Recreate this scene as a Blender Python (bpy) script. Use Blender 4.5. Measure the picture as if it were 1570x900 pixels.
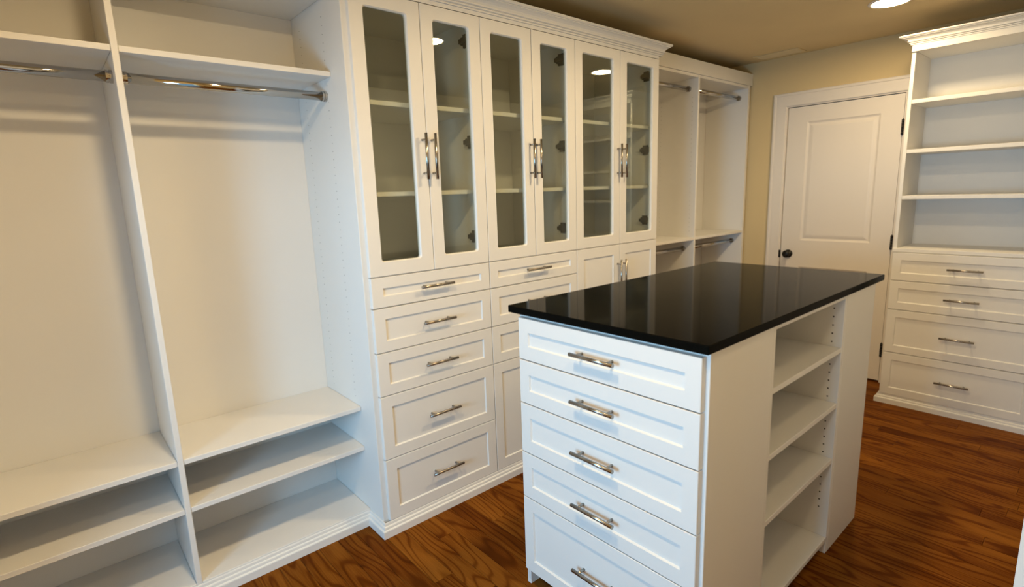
import bpy, bmesh, math, random
from mathutils import Matrix, Vector

random.seed(7)
S = bpy.context.scene
for _o in list(bpy.data.objects):
    bpy.data.objects.remove(_o, do_unlink=True)

# ------------------------------------------------------------------ camera
CAM = Vector((0.27380, -0.32998, 1.46342))
R_ = Vector((0.750952, -0.659522, -0.033184))
D_ = Vector((-0.146103, -0.116930, -0.982335))
F_ = Vector((0.643991, 0.742535, -0.184167))
cd = bpy.data.cameras.new('camera')
cam = bpy.data.objects.new('camera', cd)
S.collection.objects.link(cam)
U_ = -D_
B_ = -F_
cam.matrix_world = Matrix(((R_.x, U_.x, B_.x, CAM.x), (R_.y, U_.y, B_.y, CAM.y), (R_.z, U_.z, B_.z, CAM.z), (0, 0, 0, 1)))
cd.sensor_fit = 'HORIZONTAL'
cd.sensor_width = 36.0
cd.lens = 818.74 * 36.0 / 1570.0
cd.clip_start = 0.02
S.camera = cam

# ------------------------------------------------------------------ world, daylight, exposure
w = bpy.data.worlds.new('world')
S.world = w
w.use_nodes = True
w.node_tree.nodes['Background'].inputs[0].default_value = (0.40, 0.70, 1.0, 1)
w.node_tree.nodes['Background'].inputs[1].default_value = 0.30
S.view_settings.view_transform = 'Standard'
S.view_settings.look = 'None'
S.view_settings.gamma = 1.0
S.view_settings.use_curve_mapping = False
S.view_settings.exposure = 1.3
DAY_POWER = 22.5
LAMP_STRENGTH = 160.0
LAMP_COLOR = (1.0, 0.745, 0.415)
al = bpy.data.lights.new('daylight_window', 'AREA')
al.shape = 'RECTANGLE'
al.size = 0.8
al.size_y = 0.85
al.energy = DAY_POWER
al.color = (0.33, 0.67, 1.0)
ao = bpy.data.objects.new('daylight_window', al)
S.collection.objects.link(ao)
ao.location = (-1.10, 0.50, 1.15)
ao.rotation_euler = (Vector((1.4, 0.75, 0.85)) - Vector(ao.location)).to_track_quat('-Z', 'Z').to_euler()

# ------------------------------------------------------------------ materials
def mat(name, col, rough=0.5, metal=0.0, spec=0.5):
    m = bpy.data.materials.new(name)
    m.use_nodes = True
    b = m.node_tree.nodes['Principled BSDF']
    b.inputs['Base Color'].default_value = (*col, 1)
    b.inputs['Roughness'].default_value = rough
    b.inputs['Metallic'].default_value = metal
    b.inputs['Specular IOR Level'].default_value = spec
    return m

def N(m, t, **kw):
    n = m.node_tree.nodes.new(t)
    for k, v in kw.items():
        setattr(n, k, v)
    return n

def L(m, a, b):
    m.node_tree.links.new(a, b)

def bsdf(m):
    return m.node_tree.nodes['Principled BSDF']

def noisy(m, col, amount, scale, bump, bscale, coord='Object'):
    """a little mottling of the colour and a fine relief"""
    tc = N(m, 'ShaderNodeTexCoord')
    n1 = N(m, 'ShaderNodeTexNoise')
    n1.inputs['Scale'].default_value = scale
    n1.inputs['Detail'].default_value = 3
    L(m, tc.outputs[coord], n1.inputs['Vector'])
    mx = N(m, 'ShaderNodeMix', data_type='RGBA')
    mx.inputs[6].default_value = (*[c * (1 - amount) for c in col], 1)
    mx.inputs[7].default_value = (*[min(1, c * (1 + amount)) for c in col], 1)
    L(m, n1.outputs['Fac'], mx.inputs[0])
    L(m, mx.outputs[2], bsdf(m).inputs['Base Color'])
    n2 = N(m, 'ShaderNodeTexNoise')
    n2.inputs['Scale'].default_value = bscale
    n2.inputs['Detail'].default_value = 2
    L(m, tc.outputs[coord], n2.inputs['Vector'])
    bp = N(m, 'ShaderNodeBump')
    bp.inputs['Strength'].default_value = bump
    bp.inputs['Distance'].default_value = 0.002
    L(m, n2.outputs['Fac'], bp.inputs['Height'])
    L(m, bp.outputs['Normal'], bsdf(m).inputs['Normal'])
    return m

WHITE = (0.76, 0.75, 0.725)
M = {}
M['white'] = noisy(mat('white_melamine', WHITE, 0.42, 0, 0.4), WHITE, 0.012, 6, 0.03, 260)
M['door'] = noisy(mat('painted_door_white', (0.76, 0.715, 0.66), 0.45), (0.76, 0.715, 0.66), 0.01, 5, 0.03, 200)
WALLC = (0.68, 0.545, 0.31)
M['wall'] = noisy(mat('tan_wall_paint', WALLC, 0.85, 0, 0.2), WALLC, 0.03, 3, 0.12, 140)
CEILC = (0.70, 0.565, 0.33)
M['ceil'] = noisy(mat('tan_ceiling_paint', CEILC, 0.9, 0, 0.15), CEILC, 0.04, 4, 0.2, 110)
M['steel'] = mat('brushed_nickel', (0.36, 0.335, 0.30), 0.24, 1.0)
M['chrome'] = mat('polished_chrome', (0.48, 0.455, 0.42), 0.08, 1.0)
M['black'] = mat('black_metal', (0.012, 0.011, 0.010), 0.38, 0.4)
M['hinge'] = mat('dark_hinge_metal', (0.022, 0.018, 0.014), 0.45, 0.4)
M['hole'] = mat('hole_shade_disc', (0.03, 0.028, 0.024), 0.9)  # dark colour stands in for the shade inside the pin holes
M['dark'] = mat('dark_subfloor', (0.035, 0.02, 0.012), 0.8)

def stone():
    m = mat('black_granite', (0.005, 0.005, 0.005), 0.07, 0, 0.36)
    tc = N(m, 'ShaderNodeTexCoord')
    v = N(m, 'ShaderNodeTexVoronoi')
    v.inputs['Scale'].default_value = 420
    L(m, tc.outputs['Object'], v.inputs['Vector'])
    cr = N(m, 'ShaderNodeValToRGB')
    cr.color_ramp.elements[0].position = 0.05
    cr.color_ramp.elements[0].color = (0.035, 0.036, 0.034, 1)
    cr.color_ramp.elements[1].position = 0.16
    cr.color_ramp.elements[1].color = (0.0035, 0.0035, 0.003, 1)
    L(m, v.outputs['Distance'], cr.inputs['Fac'])
    L(m, cr.outputs['Color'], bsdf(m).inputs['Base Color'])
    n = N(m, 'ShaderNodeTexNoise')
    n.inputs['Scale'].default_value = 60
    L(m, tc.outputs['Object'], n.inputs['Vector'])
    mr = N(m, 'ShaderNodeMapRange')
    mr.inputs[3].default_value = 0.05
    mr.inputs[4].default_value = 0.09
    L(m, n.outputs['Fac'], mr.inputs[0])
    L(m, mr.outputs[0], bsdf(m).inputs['Roughness'])
    return m
M['stone'] = stone()

bsdf(M['stone']).inputs['IOR'].default_value = 1.07
bsdf(M['stone']).inputs['Specular IOR Level'].default_value = 0.5

def glass():
    m = bpy.data.materials.new('grey_tinted_clear_glass')
    m.use_nodes = True
    nt = m.node_tree
    nt.nodes.remove(nt.nodes['Principled BSDF'])
    out = nt.nodes['Material Output']
    tr = N(m, 'ShaderNodeBsdfTransparent')
    tr.inputs[0].default_value = (0.89, 0.905, 0.87, 1)
    gl = N(m, 'ShaderNodeBsdfGlossy')
    gl.inputs['Roughness'].default_value = 0.015
    gl.inputs['Color'].default_value = (0.95, 1.0, 0.95, 1)
    lw = N(m, 'ShaderNodeLayerWeight')
    lw.inputs[0].default_value = 0.5
    p = N(m, 'ShaderNodeMath', operation='POWER')
    p.inputs[1].default_value = 4.0
    L(m, lw.outputs['Facing'], p.inputs[0])
    ma = N(m, 'ShaderNodeMath', operation='MULTIPLY_ADD')
    ma.inputs[1].default_value = 0.9
    ma.inputs[2].default_value = 0.055
    L(m, p.outputs[0], ma.inputs[0])
    mx = N(m, 'ShaderNodeMixShader')
    L(m, ma.outputs[0], mx.inputs[0])
    L(m, tr.outputs[0], mx.inputs[1])
    L(m, gl.outputs[0], mx.inputs[2])
    L(m, mx.outputs[0], out.inputs['Surface'])
    return m
M['glass'] = glass()

def oak():
    m = mat('stained_oak', (0.2, 0.09, 0.03), 0.34, 0, 0.10)
    bsdf(m).inputs['IOR'].default_value = 1.17
    tc = N(m, 'ShaderNodeTexCoord')
    oi = N(m, 'ShaderNodeObjectInfo')
    # every plank samples its own stretch of timber
    mul = N(m, 'ShaderNodeMath', operation='MULTIPLY')
    mul.inputs[1].default_value = 37.0
    L(m, oi.outputs['Random'], mul.inputs[0])
    cmb = N(m, 'ShaderNodeCombineXYZ')
    for i in range(3):
        L(m, mul.outputs[0], cmb.inputs[i])
    add = N(m, 'ShaderNodeVectorMath', operation='ADD')
    L(m, tc.outputs['Object'], add.inputs[0])
    L(m, cmb.outputs[0], add.inputs[1])
    # slow warp that bends the rings into cathedral arches
    mp0 = N(m, 'ShaderNodeMapping')
    mp0.inputs['Scale'].default_value = (5.0, 0.9, 5.0)
    L(m, add.outputs[0], mp0.inputs['Vector'])
    warp = N(m, 'ShaderNodeTexNoise')
    warp.inputs['Scale'].default_value = 1.0
    warp.inputs['Detail'].default_value = 2
    L(m, mp0.outputs[0], warp.inputs['Vector'])
    # rings: sine of (x + warp)
    sep = N(m, 'ShaderNodeSeparateXYZ')
    L(m, add.outputs[0], sep.inputs[0])
    k1 = N(m, 'ShaderNodeMath', operation='MULTIPLY')
    k1.inputs[1].default_value = 150.0
    L(m, sep.outputs[0], k1.inputs[0])
    k2 = N(m, 'ShaderNodeMath', operation='MULTIPLY_ADD')
    k2.inputs[1].default_value = 95.0
    L(m, warp.outputs['Fac'], k2.inputs[0])
    L(m, k1.outputs[0], k2.inputs[2])
    sn = N(m, 'ShaderNodeMath', operation='SINE')
    L(m, k2.outputs[0], sn.inputs[0])
    # pores: long thin streaks
    mp1 = N(m, 'ShaderNodeMapping')
    mp1.inputs['Scale'].default_value = (420.0, 9.0, 420.0)
    L(m, add.outputs[0], mp1.inputs['Vector'])
    por = N(m, 'ShaderNodeTexNoise')
    por.inputs['Scale'].default_value = 1.0
    por.inputs['Detail'].default_value = 4
    L(m, mp1.outputs[0], por.inputs['Vector'])
    # broad tone
    mp2 = N(m, 'ShaderNodeMapping')
    mp2.inputs['Scale'].default_value = (8.0, 1.7, 8.0)
    L(m, add.outputs[0], mp2.inputs['Vector'])
    ton = N(m, 'ShaderNodeTexNoise')
    ton.inputs['Scale'].default_value = 1.0
    ton.inputs['Detail'].default_value = 3
    L(m, mp2.outputs[0], ton.inputs['Vector'])
    # thin dark growth lines, stronger in some stretches than in others
    hf = N(m, 'ShaderNodeMath', operation='MULTIPLY_ADD')
    hf.inputs[1].default_value = 0.5
    hf.inputs[2].default_value = 0.5
    L(m, sn.outputs[0], hf.inputs[0])
    pw = N(m, 'ShaderNodeMath', operation='POWER')
    pw.inputs[1].default_value = 5.0
    L(m, hf.outputs[0], pw.inputs[0])
    gm = N(m, 'ShaderNodeMath', operation='MULTIPLY')
    L(m, pw.outputs[0], gm.inputs[0])
    L(m, por.outputs['Fac'], gm.inputs[1])
    s1 = N(m, 'ShaderNodeMath', operation='MULTIPLY_ADD')
    s1.inputs[1].default_value = -0.36
    s1.inputs[2].default_value = 0.25
    L(m, gm.outputs[0], s1.inputs[0])
    s2 = N(m, 'ShaderNodeMath', operation='MULTIPLY_ADD')
    s2.inputs[1].default_value = 0.36
    L(m, por.outputs['Fac'], s2.inputs[0])
    L(m, s1.outputs[0], s2.inputs[2])
    s3 = N(m, 'ShaderNodeMath', operation='MULTIPLY_ADD')
    s3.inputs[1].default_value = 0.66
    L(m, ton.outputs['Fac'], s3.inputs[0])
    L(m, s2.outputs[0], s3.inputs[2])
    s4 = N(m, 'ShaderNodeMath', operation='MULTIPLY_ADD')
    s4.inputs[1].default_value = 0.15
    L(m, oi.outputs['Random'], s4.inputs[0])
    L(m, s3.outputs[0], s4.inputs[2])
    cr = N(m, 'ShaderNodeValToRGB')
    e = cr.color_ramp.elements
    e[0].position = 0.38
    e[0].color = (0.026, 0.0055, 0.0006, 1)
    e[1].position = 1.08
    e[1].color = (0.25, 0.092, 0.012, 1)
    mid = e.new(0.70)
    mid.color = (0.105, 0.028, 0.0028, 1)
    L(m, s4.outputs[0], cr.inputs['Fac'])
    L(m, cr.outputs['Color'], bsdf(m).inputs['Base Color'])
    bp = N(m, 'ShaderNodeBump')
    bp.inputs['Strength'].default_value = 0.12
    bp.inputs['Distance'].default_value = 0.001
    L(m, por.outputs['Fac'], bp.inputs['Height'])
    L(m, bp.outputs['Normal'], bsdf(m).inputs['Normal'])
    return m
M['oak'] = oak()

def lamp_mat(k):
    m = bpy.data.materials.new('lit_lamp_lens')
    m.use_nodes = True
    b = bsdf(m)
    b.inputs['Base Color'].default_value = (0.9, 0.9, 0.88, 1)
    b.inputs['Emission Color'].default_value = (*LAMP_COLOR, 1)
    b.inputs['Emission Strength'].default_value = LAMP_STRENGTH * k
    return m
for _i, _k in enumerate((0.56, 0.72, 0.80, 0.32)):
    M['lamp%d' % _i] = lamp_mat(_k)

# ------------------------------------------------------------------ mesh helpers
def bx(bm, x0, x1, y0, y1, z0, z1):
    v = [bm.verts.new((x, y, z)) for z in (z0, z1) for y in (y0, y1) for x in (x0, x1)]
    for f in ((0, 2, 3, 1), (4, 5, 7, 6), (0, 1, 5, 4), (2, 6, 7, 3), (1, 3, 7, 5), (0, 4, 6, 2)):
        bm.faces.new([v[i] for i in f])

def cyl(bm, p0, p1, r0, r1=None, seg=16, caps=True):
    r1 = r0 if r1 is None else r1
    p0 = Vector(p0); p1 = Vector(p1)
    d = (p1 - p0).normalized()
    a = d.orthogonal().normalized()
    b = d.cross(a)
    A = []; Bv = []
    for i in range(seg):
        t = 2 * math.pi * i / seg
        o = a * math.cos(t) + b * math.sin(t)
        A.append(bm.verts.new(p0 + o * r0)); Bv.append(bm.verts.new(p1 + o * r1))
    for i in range(seg):
        j = (i + 1) % seg
        f = bm.faces.new((A[i], A[j], Bv[j], Bv[i])); f.smooth = True
    if caps:
        bm.faces.new(A[::-1]); bm.faces.new(Bv)

def lathe(bm, c, axis, prof, seg=32, smooth=True):
    """prof: list of (distance along axis, radius)"""
    c = Vector(c); d = Vector(axis).normalized(); a = d.orthogonal().normalized(); b = d.cross(a)
    rings = []
    for h, r in prof:
        rings.append([bm.verts.new(c + d * h + (a * math.cos(2 * math.pi * i / seg) + b * math.sin(2 * math.pi * i / seg)) * max(r, 1e-5)) for i in range(seg)])
    for q in range(len(rings) - 1):
        for i in range(seg):
            j = (i + 1) % seg
            f = bm.faces.new((rings[q][i], rings[q][j], rings[q + 1][j], rings[q + 1][i])); f.smooth = smooth

def mesh(bm, name):
    bmesh.ops.recalc_face_normals(bm, faces=bm.faces)
    me = bpy.data.meshes.new(name)
    bm.to_mesh(me); bm.free()
    return me

def obj(name, me, m=None, parent=None, loc=(0, 0, 0), rotz=0.0, bevel=0.0):
    if isinstance(me, bmesh.types.BMesh):
        me = mesh(me, name)
    o = bpy.data.objects.new(name, me)
    S.collection.objects.link(o)
    if m is not None and not me.materials:
        me.materials.append(M[m])
    o.location = loc
    o.rotation_euler = (0, 0, rotz)
    if parent is not None:
        o.parent = parent
    if bevel:
        md = o.modifiers.new('edge', 'BEVEL')
        md.width = bevel; md.segments = 1; md.limit_method = 'ANGLE'
    return o

def box(name, x0, x1, y0, y1, z0, z1, m='white', parent=None, bevel=0.0012):
    bm = bmesh.new(); bx(bm, x0, x1, y0, y1, z0, z1)
    return obj(name, bm, m, parent, bevel=bevel)

def thing(name, label, cat, loc=(0, 0, 0), rotz=0.0, group=None):
    o = bpy.data.objects.new(name, None)
    o.empty_display_size = 0.1
    S.collection.objects.link(o)
    o.location = loc; o.rotation_euler = (0, 0, rotz)
    return tag(o, label, cat, group)

def tag(o, label, cat, group=None):
    o['label'] = label; o['category'] = cat
    if group:
        o['group'] = group
    return o

def struct(o, label=None):
    o['kind'] = 'structure'
    if label:
        o['label'] = label
    return o

def shaker(w, h, t=0.02, sx=0.051, sz=0.046, rec=0.0065, bev=0.0038):
    """a five piece front, local x 0..w, z 0..h, face at y=0, back at y=t; the panel lies recessed behind a bevelled frame"""
    bm = bmesh.new()
    c = 0.0014
    def loop(ix, iz, y):
        return [bm.verts.new(p) for p in ((ix, y, iz), (w - ix, y, iz), (w - ix, y, h - iz), (ix, y, h - iz))]
    loops = [loop(0, 0, t), loop(0, 0, c), loop(c, c, 0), loop(sx, sz, 0), loop(sx + bev, sz + bev, rec)]
    for a, b in zip(loops, loops[1:]):
        for i in range(4):
            j = (i + 1) % 4
            bm.faces.new((a[i], a[j], b[j], b[i]))
    bm.faces.new(loops[-1]); bm.faces.new(loops[0][::-1])
    return mesh(bm, 'shaker_front')

def glazed(w, h, t=0.02, sx0=0.055, sx1=0.058, sb=0.056, st=0.051, r=0.012):
    """a door frame with a through opening whose corners are rounded"""
    bm = bmesh.new()
    c = 0.0014; n = 4
    def outer(i, y):
        return [bm.verts.new(p) for p in ((i, y, i), (w - i, y, i), (w - i, y, h - i), (i, y, h - i))]
    def inner(g, y):
        x0, x1, z0, z1 = sx0 + g, w - sx1 - g, sb + g, h - st - g
        out = []
        for cx, cz, a0 in ((x0 + r, z0 + r, 180), (x1 - r, z0 + r, 270), (x1 - r, z1 - r, 0), (x0 + r, z1 - r, 90)):
            for k in range(n + 1):
                a = math.radians(a0 + 90 * k / n)
                out.append(bm.verts.new((cx + r * math.cos(a), y, cz + r * math.sin(a))))
        return out
    ob, oc, of = outer(0, t), outer(0, c), outer(c, 0)
    for a, b in ((ob, oc), (oc, of)):
        for i in range(4):
            j = (i + 1) % 4
            bm.faces.new((a[i], a[j], b[j], b[i]))
    i0, i1, i2 = inner(0, 0), inner(0.004, 0.006), inner(0.004, t)
    def plate(o, q):
        m_ = n + 1
        for k in range(4):
            for s in range(n):
                bm.faces.new((o[k], q[k * m_ + s], q[k * m_ + s + 1]))
            k2 = (k + 1) % 4
            bm.faces.new((o[k], q[k * m_ + n], q[k2 * m_], o[k2]))
    plate(of, i0); plate(ob, i2)
    for a, b in ((i0, i1), (i1, i2)):
        for i in range(len(a)):
            j = (i + 1) % len(a)
            bm.faces.new((a[i], a[j], b[j], b[i]))
    return mesh(bm, 'glazed_frame')

def bar_handle(length, vertical=False):
    """round bar on two posts, centred on the origin of a face at y=0, standing out towards -y"""
    bm = bmesh.new()
    d = Vector((0, 0, 1)) if vertical else Vector((1, 0, 0))
    off = Vector((0, -0.031, 0))
    h = d * (length / 2)
    cyl(bm, off - h, off + h, 0.0062, seg=14)
    for s in (-1, 1):
        p = d * (s * (length / 2 - 0.026))
        cyl(bm, p + Vector((0, 0.001, 0)), p + off, 0.0046, seg=10)
    return mesh(bm, 'bar_handle')

HANDLE_H = bar_handle(0.168)
HANDLE_V = bar_handle(0.188, True)
for _m in (HANDLE_H, HANDLE_V):
    _m.materials.append(M['steel'])

def hinge_mesh():
    bm = bmesh.new()
    # mounting plate on the cabinet side at +x, arm, cup towards the door
    bx(bm, 0.018, 0.028, 0.046, 0.082, -0.029, 0.029)
    bx(bm, 0.006, 0.024, 0.004, 0.098, -0.010, 0.010)
    bx(bm, 0.012, 0.027, 0.030, 0.090, -0.017, 0.017)
    bx(bm, -0.004, 0.022, -0.001, 0.012, -0.021, 0.021)
    cyl(bm, (-0.004, -0.004, 0), (-0.004, 0.010, 0), 0.0165, seg=16)
    return mesh(bm, 'cup_hinge')
HINGE = hinge_mesh()
HINGE.materials.append(M['hinge'])

def drawer(parent, x0, x1, z0, z1, y=0.0, handle=True, sz=0.046, sx=0.051, name='drawer'):
    g = 0.0019
    o = obj(name, shaker(x1 - x0 - 2 * g, z1 - z0 - 2 * g, sz=sz, sx=sx), 'white', parent, (x0 + g, y, z0 + g))
    if handle:
        hd = obj('handle', HANDLE_H, None, o, ((x1 - x0) / 2 - g, 0.004, (z1 - z0) / 2 - g))
        # the handle sits on the recessed panel
        hd.location.y = 0.006
    return o

def sweep(name, path, prof, m='white', parent=None, closed_ends=True):
    """profile (out, z) carried along a plan polyline with mitred corners; out is to the right of travel"""
    bm = bmesh.new()
    P = [Vector((p[0], p[1])) for p in path]
    offs = []
    for i, p in enumerate(P):
        ns = []
        if i > 0:
            d = (P[i] - P[i - 1]).normalized(); ns.append(Vector((d.y, -d.x)))
        if i < len(P) - 1:
            d = (P[i + 1] - P[i]).normalized(); ns.append(Vector((d.y, -d.x)))
        if len(ns) == 1:
            offs.append(ns[0])
        else:
            s = ns[0] + ns[1]
            offs.append(s / (1 + ns[0].dot(ns[1])))
    rings = []
    for p, o in zip(P, offs):
        rings.append([bm.verts.new((p.x + o.x * u, p.y + o.y * u, z)) for u, z in prof])
    for a, b in zip(rings, rings[1:]):
        for i in range(len(prof)):
            j = (i + 1) % len(prof)
            bm.faces.new((a[i], a[j], b[j], b[i]))
    bm.faces.new(rings[0]); bm.faces.new(rings[-1][::-1])
    return obj(name, bm, m, parent)

def holes(name, parent, pts, axis, r=0.0024):  # thin dark discs, not recesses; the shade is in their colour
    bm = bmesh.new()
    ax = Vector(axis)
    for p in pts:
        cyl(bm, Vector(p) - ax * 0.0004, Vector(p) + ax * 0.0004, r, seg=8)
    o = obj(name, bm, 'hole', parent)
    o['kind'] = 'stuff'
    return o

# ------------------------------------------------------------------ the room
XN, XF = -0.24, 4.762       # near wall, far (door) wall
YR, YL = -0.90, 2.185       # right wall, left wall (behind the cabinets)
ZC = 2.425
TH = 0.12

floor = struct(box('floor', XN, XF, YR, YL, -0.06, -0.0195, 'dark', bevel=0), 'reddish brown stained oak strip floor')
PW = 0.0825
x = 0.963 - PW * 15
i = 0
while x < XF:
    xa, xb = max(x, XN), min(x + PW, XF)
    if xb - xa > 0.01:
        y = YR - random.uniform(0, 0.9)
        while y < YL:
            ln = random.uniform(0.75, 1.7)
            ya, yb = max(y, YR), min(y + ln, YL)
            if yb - ya > 0.02:
                hw, hl = (xb - xa) / 2 - 0.0004, (yb - ya) / 2 - 0.0004
                bm = bmesh.new()
                c = 0.0009
                lo = [bm.verts.new(p) for p in ((-hw, -hl, -0.019), (hw, -hl, -0.019), (hw, hl, -0.019), (-hw, hl, -0.019))]
                m1 = [bm.verts.new(p) for p in ((-hw, -hl, -c), (hw, -hl, -c), (hw, hl, -c), (-hw, hl, -c))]
                up = [bm.verts.new(p) for p in ((-hw + c, -hl + c, 0), (hw - c, -hl + c, 0), (hw - c, hl - c, 0), (-hw + c, hl - c, 0))]
                for a, b in ((lo, m1), (m1, up)):
                    for k in range(4):
                        bm.faces.new((a[k], a[(k + 1) % 4], b[(k + 1) % 4], b[k]))
                bm.faces.new(up)
                obj('plank', bm, 'oak', floor, ((xa + xb) / 2, (ya + yb) / 2, 0))
            y += ln
    x += PW

struct(box('ceiling', XN - TH, XF + TH, YR - TH, YL + TH, ZC, ZC + 0.1, 'ceil', bevel=0), 'plain tan painted ceiling')
struct(box('wall_left', XN - TH, XF + TH, YL, YL + TH, -0.06, ZC, 'wall', bevel=0), 'tan painted wall behind the white cabinets')
struct(box('wall_right', XN - TH, XF + TH, YR - TH, YR, -0.06, ZC, 'wall', bevel=0), 'tan painted wall on the right')
# far wall with the door opening
DL, DR, DT = 1.496, 0.745, 2.04
bm = bmesh.new()
bx(bm, XF, XF + TH, DL + 0.022, YL, -0.06, ZC)
bx(bm, XF, XF + TH, YR, DR - 0.022, -0.06, ZC)
bx(bm, XF, XF + TH, DR - 0.022, DL + 0.022, DT + 0.022, ZC)
struct(obj('wall_far', bm, 'wall'), 'tan painted wall around the white panelled door')
# near wall with a wide cased opening to the daylit room behind the camera
bm = bmesh.new()
bx(bm, XN - TH, XN, 1.26, YL, -0.06, ZC)
bx(bm, XN - TH, XN, YR, -0.10, -0.06, ZC)
bx(bm, XN - TH, XN, -0.10, 1.26, 1.52, ZC)
struct(obj('wall_near', bm, 'wall'), 'tan painted wall with a wide opening to the next room')

# door frame
bm = bmesh.new()
bx(bm, XF - 0.004, XF + TH, DL + 0.0045, DL + 0.022, -0.019, DT + 0.022)
bx(bm, XF - 0.004, XF + TH, DR - 0.022, DR - 0.0045, -0.019, DT + 0.022)
bx(bm, XF - 0.004, XF + TH, DR - 0.0045, DL + 0.0045, DT + 0.004, DT + 0.022)
# stops behind the slab
bx(bm, XF + 0.036, XF + 0.05, DL - 0.012, DL + 0.004, 0, DT)
bx(bm, XF + 0.036, XF + 0.05, DR - 0.004, DR + 0.012, 0, DT)
bx(bm, XF + 0.036, XF + 0.05, DR, DL, DT - 0.012, DT + 0.004)
jamb = struct(obj('trim_1', bm, 'door'), 'white door jamb lining the opening')
# casing: mitred moulding around the opening
def casing():
    bm = bmesh.new()
    wl = 0.100
    prof = [(0.000, 0.0), (0.000, 0.011), (0.004, 0.014), (0.030, 0.015), (0.060, 0.017), (0.076, 0.017), (0.082, 0.021), (0.094, 0.021), (wl, 0.016), (wl, 0.0)]
    yl, yr, zt = DL + 0.012, DR - 0.012, DT + 0.012
    wr = 0.084
    pts = [(yl, 0.0, 1, 0), (yl, zt, 1, 1), (yr, zt, -1, 1), (yr, 0.0, -1, 0)]
    rings = []
    for yy, zz, sy, sz in pts:
        k = 1.0 if sy > 0 else wr / wl
        rings.append([bm.verts.new((XF - d, yy + sy * u * k, zz + sz * u)) for u, d in prof])
    for a, b in zip(rings, rings[1:]):
        for q in range(len(prof) - 1):
            bm.faces.new((a[q], a[q + 1], b[q + 1], b[q]))
    bm.faces.new(rings[0]); bm.faces.new(rings[-1][::-1])
    return bm
struct(obj('trim_2', casing(), 'door'), 'white moulded casing around the door')

# unseen box added behind the closed door to block sky light under it
bm = bmesh.new()
bx(bm, XF + TH + 0.30, XF + TH + 0.34, DR - 0.3, DL + 0.3, -0.06, 2.3)
bx(bm, XF + TH, XF + TH + 0.30, DL + 0.26, DL + 0.3, -0.06, 2.3)
bx(bm, XF + TH, XF + TH + 0.30, DR - 0.3, DR - 0.26, -0.06, 2.3)
bx(bm, XF + TH, XF + TH + 0.30, DR - 0.26, DL + 0.26, 2.26, 2.3)
struct(obj('hall_light_block', bm, 'wall'), 'unseen hall box added behind the closed door to block light')
struct(box('trim_3', XF + 0.0005, XF + TH + 0.30, DR - 0.02, DL + 0.02, -0.06, -0.001, 'oak', bevel=0), 'oak threshold under the door')

# the door itself
d1 = bpy.data.objects.new('door_1', None)
S.collection.objects.link(d1)
d1.location = (XF + 0.005, DL, 0.012); d1.rotation_euler = (0, 0, -math.pi / 2)
struct(d1, 'white two panel interior door with black knob and hinges')
DW, DH = DL - DR, DT - 0.014
def door_slab():
    bm = bmesh.new()
    t = 0.035
    panels = [(0.140, 0.618, 0.235, 0.802), (0.140, 0.618, 1.012, 1.912)]
    xs = [0, panels[0][0], panels[0][1], DW]
    zs = [0, panels[0][2], panels[0][3], panels[1][2], panels[1][3], DH]
    V = {}
    for a, xx in enumerate(xs):
        for b, zz in enumerate(zs):
            V[a, b] = bm.verts.new((xx, 0, zz))
    for a in range(3):
        for b in range(5):
            q = (V[a, b], V[a + 1, b], V[a + 1, b + 1], V[a, b + 1])
            if a == 1 and b in (1, 3):
                x0, x1, z0, z1 = xs[1], xs[2], zs[b], zs[b + 1]
                prev = list(q)
                for ins, dep in ((0.004, 0.003), (0.012, 0.0075), (0.018, 0.0080), (0.030, 0.0042), (0.040, 0.0022), (0.044, 0.0016)):
                    nx = [bm.verts.new(p) for p in ((x0 + ins, dep, z0 + ins), (x1 - ins, dep, z0 + ins), (x1 - ins, dep, z1 - ins), (x0 + ins, dep, z1 - ins))]
                    for k in range(4):
                        bm.faces.new((prev[k], prev[(k + 1) % 4], nx[(k + 1) % 4], nx[k]))
                    prev = nx
                bm.faces.new(prev)
            else:
                bm.faces.new(q)
    bk = [bm.verts.new(p) for p in ((0, t, 0), (DW, t, 0), (DW, t, DH), (0, t, DH))]
    bm.faces.new(bk[::-1])
    bm.faces.new([V[a, 0] for a in range(4)] + [bk[1], bk[0]])
    bm.faces.new([V[a, 5] for a in range(3, -1, -1)] + [bk[3], bk[2]])
    bm.faces.new([V[0, b] for b in range(5, -1, -1)] + [bk[0], bk[3]])
    bm.faces.new([V[3, b] for b in range(6)] + [bk[2], bk[1]])
    return bm
obj('slab', door_slab(), 'door', d1)
bm = bmesh.new()
lathe(bm, (0.060, 0.0, 0.902), (0, -1, 0), [(0, 0.0), (0, 0.032), (0.005, 0.032), (0.009, 0.027), (0.010, 0.012), (0.030, 0.010), (0.034, 0.016), (0.040, 0.026), (0.050, 0.029), (0.059, 0.025), (0.063, 0.015), (0.064, 0.0)], 28)
k = obj('knob', bm, 'black', d1); k['label'] = 'round black door knob'
k = box('latch_plate', -0.0115, 0.0005, -0.0112, 0.030, 0.868, 0.928, 'black', d1, bevel=0); k['label'] = 'black latch plate'
for hz in (1.806, 1.022, 0.236):
    bm = bmesh.new()
    for q in range(5):
        z0 = hz - 0.05 + q * 0.02
        cyl(bm, (DW + 0.002, -0.012, z0 + 0.0004), (DW + 0.002, -0.012, z0 + 0.0196), 0.0078, seg=12)
    bx(bm, DW - 0.004, DW + 0.006, -0.010, 0.025, hz - 0.05, hz + 0.05)
    cyl(bm, (DW + 0.002, -0.012, hz + 0.05), (DW + 0.002, -0.012, hz + 0.056), 0.006, 0.002, 12)
    k = obj('hinge', bm, 'black', d1); k['label'] = 'black butt hinge'

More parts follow.
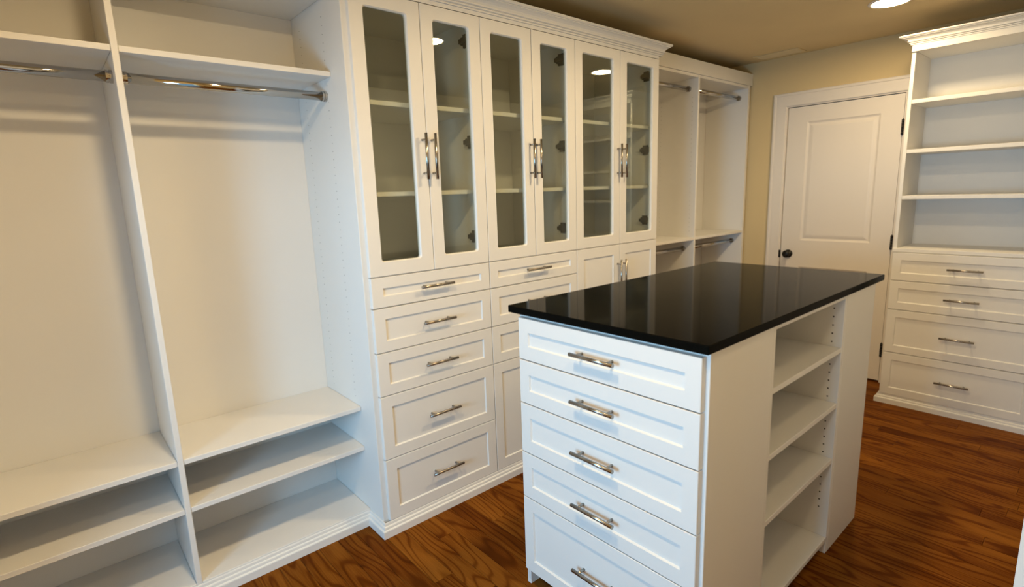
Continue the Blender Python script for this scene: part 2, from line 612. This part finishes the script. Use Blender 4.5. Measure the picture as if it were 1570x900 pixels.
bm = bmesh.new()
bx(bm, XF - 0.014, XF, DL + 0.114, 1.79, 0, 0.11)
bx(bm, XF - 0.009, XF, DL + 0.114, 1.79, 0.11, 0.125)
struct(obj('baseboard_far', bm, 'door'), 'white baseboard beside the door casing')

# ------------------------------------------------------------------ shared heights
ZB = 0.068
ZDIV = [0.063, 0.348, 0.635, 0.825, 1.015, 1.145]
Z5, Z4, Z3, Z2, Z1, ZG = ZDIV
ZTOP = 2.232
YT = 1.650          # face of the doors and drawers of the glass cabinets
YC = YT + 0.0205    # front of their carcasses
YH = 1.796          # front of the hanging sections
YB = 2.160          # back panels
T = 0.019

# ------------------------------------------------------------------ three glass cabinets
units = [
    (1.217, 1.238, 1.854, 1.854, 'tall white glass-door cabinet with five drawers, nearest the open closet bays'),
    (1.854, 1.854, 2.476, 2.476, 'tall white glass-door cabinet in the middle, between its two glass-door neighbours'),
    (2.476, 2.476, 3.236, 3.256, 'widest tall white glass-door cabinet with a pair of lower doors, ending the crown'),
]
GRP = 'tall white cabinets with glass doors under the crown'
def cup_hinges(dr, w_, zs, dx=0.0):
    for zz in zs:
        h = obj('hinge', HINGE, None, dr, (w_ - 0.036 + dx, 0.021, zz)); h['label'] = 'dark cup hinge'

for ui, (xo0, xd0, xd1, xo1, lab) in enumerate(units):
    u = thing('display_cabinet', lab, 'cabinet', (xo0, YC, 0), 0, GRP)
    W = xo1 - xo0
    D = YB - YC + 0.018
    lt = 0.0245 if ui == 0 else T / 2
    rt = 0.0235 if ui == 2 else T / 2
    sp = box('side_panel', 0, lt, 0 if ui else 0.0, D, 0, 2.31, parent=u)
    sp2 = box('side_panel', W - rt, W, 0, D, 0, 2.31, parent=u)
    box('back_panel', lt, W - rt, D - 0.018, D, ZB, 2.27, parent=u, bevel=0)
    box('bottom_panel', lt, W - rt, 0, D - 0.018, 0.045, 0.064, parent=u)
    box('middle_panel', lt, W - rt, 0, D - 0.018, 1.136, 1.155, parent=u)
    box('top_panel', lt, W - rt, 0, D - 0.018, 2.226, 2.245, parent=u)
    fr0 = xd0 - xo0
    fr1 = xd1 - xo0
    box('frieze', fr0 if ui == 0 else 0, fr1 if ui == 2 else W, -0.018, 0.0, ZTOP + 0.002, 2.312, parent=u, bevel=0)
    for zz in (1.477, 1.837):
        box('shelf', lt + 0.001, W - rt - 0.001, 0.022, D - 0.019, zz - 0.0095, zz + 0.0095, parent=u)
    # doors
    g = 0.0016
    mid = (fr0 + fr1) / 2
    for s, (a, b) in enumerate(((fr0, mid), (mid, fr1))):
        w_ = b - a - 2 * g
        h_ = ZTOP - ZG - 2 * g
        s0, s1 = (0.056, 0.058) if s == 0 else (0.058, 0.058)
        dr = obj('glass_door', glazed(w_, h_, sx0=s0, sx1=s1), 'white', u, (a + g, YT - YC, ZG + g))
        bm = bmesh.new(); bx(bm, s0 - 0.004, w_ - s1 + 0.004, 0.0115, 0.0155, 0.050, h_ - 0.045)
        pn = obj('glass_pane', bm, 'glass', dr); pn['label'] = 'clear glass pane'
        hx = w_ - 0.021 if s == 0 else 0.021
        hd = obj('handle', HANDLE_V, None, dr, (hx, 0, 1.626 - ZG)); hd['label'] = 'brushed nickel bar pull'
        if s == 1:
            cup_hinges(dr, w_, (0.118, 0.559, 1.001), 0.006 if ui == 2 else 0.0)
        else:
            for zz in (0.118, 0.559, 1.001):
                h = obj('hinge', HINGE, None, dr, (0.030 if ui == 0 else 0.036, 0.021, zz)); h.scale = (-1, 1, 1)
    # fronts below
    if ui == 0:
        for z0, z1 in zip(ZDIV, ZDIV[1:]):
            drawer(u, fr0, fr1, z0, z1, YT - YC, sz=0.050 if z1 - z0 > 0.2 else 0.046)
    elif ui == 1:
        for z0, z1 in ((Z1, ZG), (Z2, Z1), (Z3, Z2)):
            drawer(u, fr0, fr1, z0, z1, YT - YC)
        for s, (a, b) in enumerate(((fr0, mid), (mid, fr1))):
            dr = drawer(u, a, b, Z5, Z3, YT - YC, handle=False, name='door', sz=0.051)
            obj('handle', HANDLE_V, None, dr, ((b - a - 0.026) if s == 0 else 0.026, 0, 0.42))
    else:
        for s, (a, b) in enumerate(((fr0, mid), (mid, fr1))):
            dr = drawer(u, a, b, Z5, ZG, YT - YC, handle=False, name='door', sz=0.058, sx=0.056)
            obj('handle', HANDLE_V, None, dr, ((b - a - 0.024) if s == 0 else 0.022, 0, 1.052 - 0.094 - Z5))
    if ui == 0:
        pts = []
        for yy in (0.175, 0.405):
            z = 0.60
            while z < 2.18:
                pts.append((-0.0002, yy, z)); z += 0.032
        holes('shelf_pin_holes', u, pts, (1, 0, 0), 0.0016)

CROWN = [(0.0, 0.0), (0.006, 0.0), (0.006, 0.006), (0.0035, 0.0075), (0.0115, 0.0105), (0.0125, 0.0155), (0.0095, 0.017), (0.018, 0.0205), (0.0190, 0.026), (0.0155, 0.0275), (0.0205, 0.036), (0.029, 0.043), (0.038, 0.047), (0.0405, 0.048), (0.0395, 0.0515), (0.047, 0.053), (0.050, 0.057), (0.050, 0.064), (0.0, 0.064)]
o = sweep('crown_moulding', [(1.2167, 1.786), (1.2167, YT + 0.0022), (3.2563, YT + 0.0022), (3.2563, 1.786)], [(u_, z_ + 2.2505) for u_, z_ in CROWN])
tag(o, 'white stepped crown moulding running along the tops of the glass-door cabinets', 'moulding')
BASE = [(0.0, 0.0), (0.020, 0.0), (0.020, 0.031), (0.0185, 0.0345), (0.0125, 0.0365), (0.012, 0.0455), (0.0105, 0.0485), (0.0055, 0.050), (0.005, 0.060), (0.003, 0.0635), (0.0, 0.0635)]
o = sweep('base_moulding', [(-0.22, YH - 0.0003), (1.2167, YH - 0.0003), (1.2167, YT + 0.003), (3.2563, YT + 0.003), (3.2563, YH - 0.0003), (4.742, YH - 0.0003)], BASE)
tag(o, 'white stepped base moulding along the floor under the left cabinet run', 'moulding')

# ------------------------------------------------------------------ hanging sections
def rod(parent, x0, x1, y, z, r=0.0165):
    bm = bmesh.new()
    cyl(bm, (x0 + 0.003, y, z), (x1 - 0.003, y, z), r, seg=24)
    o = obj('closet_rod', bm, 'chrome', parent)
    o['label'] = 'polished chrome hanging rod'
    for s, xx in ((1, x0), (-1, x1)):
        bm = bmesh.new()
        lathe(bm, (xx, y, z), (s, 0, 0), [(0, 0.0), (0, 0.0205), (0.0095, 0.0205), (0.0098, 0.0175), (0.0115, 0.0175), (0.0118, 0.0198), (0.019, 0.0198), (0.0192, r - 0.001)], 36, False)
        obj('rod_cup', bm, 'chrome', o)
    return o

# left: two bays
hb = thing('hanging_closet', 'open white two-bay closet with long chrome rods and low shelves at the left', 'closet', (0, 0, 0), 0, 'open hanging closets')
xA0, xA1, xB0, xB1 = -0.206, 0.5155, 0.5345, 1.2165
box('side_panel', xA0 - T, xA0, YH, YB, 0, 2.30, parent=hb)
box('divider', xA1, xB0, YH, YB, 0.04, 2.25, parent=hb)
for a, b in ((xA0, xA1), (xB0, xB1)):
    box('back_panel', a, b, YB, YB + 0.016, ZB, 2.25, parent=hb, bevel=0)
    e = 0.0006
    box('shelf', a + e, b - e, YH + 0.004, YB - e, 1.938, 1.957, parent=hb)
    box('shelf', a + e, b - e, YH + 0.002, YB - e, 0.544, 0.563, parent=hb)
    box('shelf', a + e, b - e, YH + 0.002, YB - e, 0.356, 0.375, parent=hb)
    box('bottom_panel', a + e, b - e, YH, YB - e, 0.052, 0.071, parent=hb)
    box('top_panel', a + e, b - e, YH + 0.002, YB - e, 2.231, 2.250, parent=hb)
    rod(hb, a, b, 1.866, 1.873)
box('fascia', xA0 - T, 1.2165, YH - 0.008, YH + 0.01, 2.2505, 2.342, parent=hb)

# right: two bays with double rods
hr = thing('hanging_closet', 'open white two-bay closet with double rods between the glass cabinets and the door wall', 'closet', (0, 0, 0), 0, 'open hanging closets')
xA0, xA1, xB0, xB1 = 3.2565, 3.945, 3.964, 4.707
box('divider', xA1, xB0, YH, YB, 0.04, 2.25, parent=hr)
box('side_panel', xB1, 4.738, YH, YB, 0.0, 2.30, parent=hr)
for a, b in ((xA0, xA1), (xB0, xB1)):
    box('back_panel', a, b, YB, YB + 0.016, ZB, 2.25, parent=hr, bevel=0)
    e = 0.0006
    box('shelf', a + e, b - e, YH + 0.001, YB - e, 1.074, 1.093, parent=hr)
    box('bottom_panel', a + e, b - e, YH, YB - e, 0.052, 0.071, parent=hr)
    box('top_panel', a + e, b - e, YH + 0.002, YB - e, 2.231, 2.250, parent=hr)
    rod(hr, a, b, 1.872, 2.163)
    rod(hr, a, b, 1.884, 1.006)
box('fascia', xA0, 4.760, YH - 0.008, YH + 0.01, 2.2505, 2.342, parent=hr)
pts = []
z = 1.14
while z < 2.12:
    for xx in (xA1 - 0.0002,):
        for yy in (1.84, 2.10):
            pts.append((xx, yy, z))
    z += 0.032
holes('shelf_pin_holes', hr, pts, (1, 0, 0), 0.0016)

# ------------------------------------------------------------------ shelf and drawer cabinet right of the door
XRF = 4.366
YRL = 0.640
WR = 0.752
rc = thing('shelf_cabinet', 'white open shelf cabinet with four lower drawers, right of the door', 'cabinet', (XRF, YRL, 0), -math.pi / 2)
DR_ = 0.385
RT = 0.020
box('side_panel', 0, RT, 0.012, DR_, 0, 2.30, parent=rc)
box('side_panel', WR - RT, WR, 0.012, DR_, 0, 2.30, parent=rc)
box('back_panel', RT, WR - RT, DR_ - 0.016, DR_, ZB, 2.28, parent=rc, bevel=0)
box('top_panel', RT + 0.0005, WR - RT - 0.0005, 0.014, DR_ - 0.0165, 2.222, 2.241, parent=rc)
box('fascia', 0, WR, -0.003, 0.0118, 2.220, 2.305, parent=rc)
for zz in (1.932, 1.637, 1.356):
    box('shelf', RT + 0.0005, WR - RT - 0.0005, 0.012, DR_ - 0.0165, zz - 0.0115, zz + 0.0115, parent=rc)
box('worktop', -0.001, WR + 0.001, -0.004, DR_ - 0.0165, 1.014, 1.037, parent=rc)
box('bottom_panel', RT + 0.0005, WR - RT - 0.0005, 0.022, DR_ - 0.0165, 0.045, 0.064, parent=rc)
for z0, z1 in ((0.063, 0.352), (0.352, 0.640), (0.640, 0.831), (0.831, 1.013)):
    drawer(rc, 0.004, WR - 0.004, z0, z1, -0.009, sz=0.048, sx=0.048)
sweep('base_moulding', [(0.0, DR_), (0.0, 0.0), (WR, 0.0)], BASE, parent=rc)
CROWN_R = [(u_ * 1.15, z_ * 0.82 + 2.258) for u_, z_ in CROWN]
sweep('crown_moulding', [(0.0, DR_), (0.0, -0.001), (WR, -0.001)], CROWN_R, parent=rc)

# ------------------------------------------------------------------ island
XI, YI = 1.458, 1.022
isl = thing('island_cabinet', 'white island with five front drawers and open side shelves under the black top', 'cabinet', (XI, YI, 0), -math.pi / 2)
WI = YI - 0.312          # across
LI = 2.795 - XI          # deep
ZI = 1.0585
FB = 1.843 - XI          # front drawer block ends
SB = 2.446 - XI          # shelf bay ends
box('side_panel', 0, T, 0.0205, LI, 0, ZI, parent=isl)
box('side_panel', WI - T, WI, 0.0205, FB, 0, ZI, parent=isl)
box('top_rail', T, WI - T, 0.0205, 0.04, 1.040, ZI, parent=isl)
box('toe_kick', T, WI - T, 0.075, 0.09, 0, 0.074, parent=isl)
box('bottom_panel', T, WI - T, 0.022, FB, 0.074, 0.092, parent=isl)
zs = [0.076, 0.377, 0.553, 0.739, 0.898, 1.0475]
for z0, z1 in zip(zs, zs[1:]):
    drawer(isl, 0.012, WI - 0.010, z0, z1, 0.0, sz=0.048, sx=0.046)
# shelf bay open to the right
box('bay_panel', T, WI - 0.0005, FB + 0.0005, FB + T - 0.003, 0, ZI, parent=isl)
box('bay_panel', T, WI - 0.0005, SB, SB + T, 0, ZI, parent=isl)
y0, y1 = FB + T - 0.0025, SB - 0.0005
box('back_panel', T, T + 0.016, y0, y1, 0.05, ZI, parent=isl, bevel=0)
box('top_rail', T + 0.0165, WI - 0.0015, y0, y1, 1.042, ZI, parent=isl)
for zz in (0.848, 0.629, 0.402):
    box('shelf', T + 0.0165, WI - 0.002, y0, y1, zz - 0.0095, zz + 0.0095, parent=isl)
box('bottom_panel', T + 0.0165, WI - 0.001, y0, y1, 0.053, 0.072, parent=isl)
box('toe_kick', WI - 0.075, WI - 0.06, y0, y1, 0, 0.053, parent=isl)
# closed end block
box('end_panel', WI - T, WI, SB + T + 0.0005, LI, 0, ZI, parent=isl)
box('end_panel', T, WI - T, LI - T, LI, 0, ZI, parent=isl)
pts = []
for lo, hi in ((0.872, 1.03), (0.655, 0.835), (0.425, 0.61), (0.19, 0.40)):
    z = lo + 0.004
    while z < hi - 0.01:
        pts.append((WI - 0.036, SB - 0.0002, z)); z += 0.032
holes('shelf_pin_holes', isl, pts, (0, 1, 0), 0.0030)

o = box('countertop', 1.449, 2.866, 0.302, 1.050, 1.0588, 1.0835, 'stone', bevel=0.0022)
tag(o, 'polished black granite countertop slab on the white island', 'countertop')

# ------------------------------------------------------------------ cabinet whose end panel shows at the lower right
xe = 1.62
ye = -0.33 + (xe - 0.2738) * (0.116 / 2.457) - 0.0005
ec = thing('wall_cabinet', 'bright white cabinet end panel cut off at the lower right edge', 'cabinet', (xe, ye, 0))
box('end_panel', 0, T, YR - ye + 0.002, 0, 0, 2.30, parent=ec)
wx = XF - xe - 0.003
box('side_panel', wx - T, wx, YR - ye + 0.002, 0, 0, 2.30, parent=ec)
box('back_panel', T, wx - T, YR - ye + 0.002, YR - ye + 0.016, 0.0, 2.28, parent=ec, bevel=0)
box('top_panel', T, wx - T, YR - ye + 0.017, -0.024, 2.281, 2.30, parent=ec)
box('bottom_panel', T, wx - T, YR - ye + 0.017, -0.024, 0.051, 0.070, parent=ec)
box('toe_kick', T, wx - T, -0.075, -0.06, 0, 0.05, parent=ec)
nd = 5
for q in range(nd):  # unseen white doors, added to bounce lamp light onto the island side
    dw = (wx - 2 * T - 0.25) / nd
    o = obj('door', shaker(dw - 0.003, 2.225, sx=0.056, sz=0.056), 'white', ec, (T + (q + 1) * dw, -0.0225 + 0.0205, 0.062), math.pi)
box('filler', T + nd * dw + 0.001, wx - T, -0.024, -0.004, 0.062, 2.29, parent=ec)

# ------------------------------------------------------------------ recessed ceiling lights
LL = ['recessed ceiling light glowing near the top of the shelf cabinet by the door',
      'recessed ceiling light over the island, mirrored in the first glass-door cabinet',
      'recessed ceiling light above the open closet bays, beyond the top of the picture',
      'recessed ceiling light overhead on the camera side of the island, out of the picture']
for li, ((lx, ly), lab) in enumerate(zip(((3.94, 0.66), (2.28, 0.63), (0.67, 0.63), (0.72, -0.25)), LL)):
    t = thing('recessed_light', lab, 'ceiling light', (lx, ly, ZC), 0, 'recessed ceiling lights')
    bm = bmesh.new()
    lathe(bm, (0, 0, 0), (0, 0, -1), [(0.0, 0.104), (0.003, 0.104), (0.006, 0.099), (0.006, 0.087), (0.002, 0.083)], 40)
    obj('trim_ring', bm, 'door', t)
    bm = bmesh.new()
    lathe(bm, (0, 0, 0), (0, 0, -1), [(0.0005, 0.0838), (0.0030, 0.083), (0.0045, 0.05), (0.005, 0.0)], 40)
    k = obj('lamp_lens', bm, 'lamp%d' % li, t); k['label'] = 'glowing warm white lamp lens'

# ------------------------------------------------------------------ ceiling vent
cv = thing('ceiling_vent', 'small tan louvred air vent in the ceiling above the door', 'vent', (4.615, 1.53, ZC))
bm = bmesh.new()
w2, l2 = 0.075, 0.165
for a in ((-w2, -w2 + 0.016, -l2, l2), (w2 - 0.016, w2, -l2, l2), (-w2 + 0.016, w2 - 0.016, -l2, -l2 + 0.016), (-w2 + 0.016, w2 - 0.016, l2 - 0.016, l2)):
    bx(bm, *a, -0.007, -0.0002)
obj('frame', bm, 'ceil', cv, bevel=0.001)
for q in range(8):
    bm = bmesh.new()
    xx = -w2 + 0.022 + q * 0.0145
    v = [bm.verts.new(p) for p in ((xx, -l2 + 0.016, -0.0005), (xx + 0.003, -l2 + 0.016, -0.0005), (xx + 0.010, -l2 + 0.016, -0.006), (xx + 0.007, -l2 + 0.016, -0.006),
                                   (xx, l2 - 0.016, -0.0005), (xx + 0.003, l2 - 0.016, -0.0005), (xx + 0.010, l2 - 0.016, -0.006), (xx + 0.007, l2 - 0.016, -0.006))]
    for f in ((0, 1, 2, 3), (7, 6, 5, 4), (0, 4, 5, 1), (1, 5, 6, 2), (2, 6, 7, 3), (3, 7, 4, 0)):
        bm.faces.new([v[n_] for n_ in f])
    obj('slat', bm, 'ceil', cv)
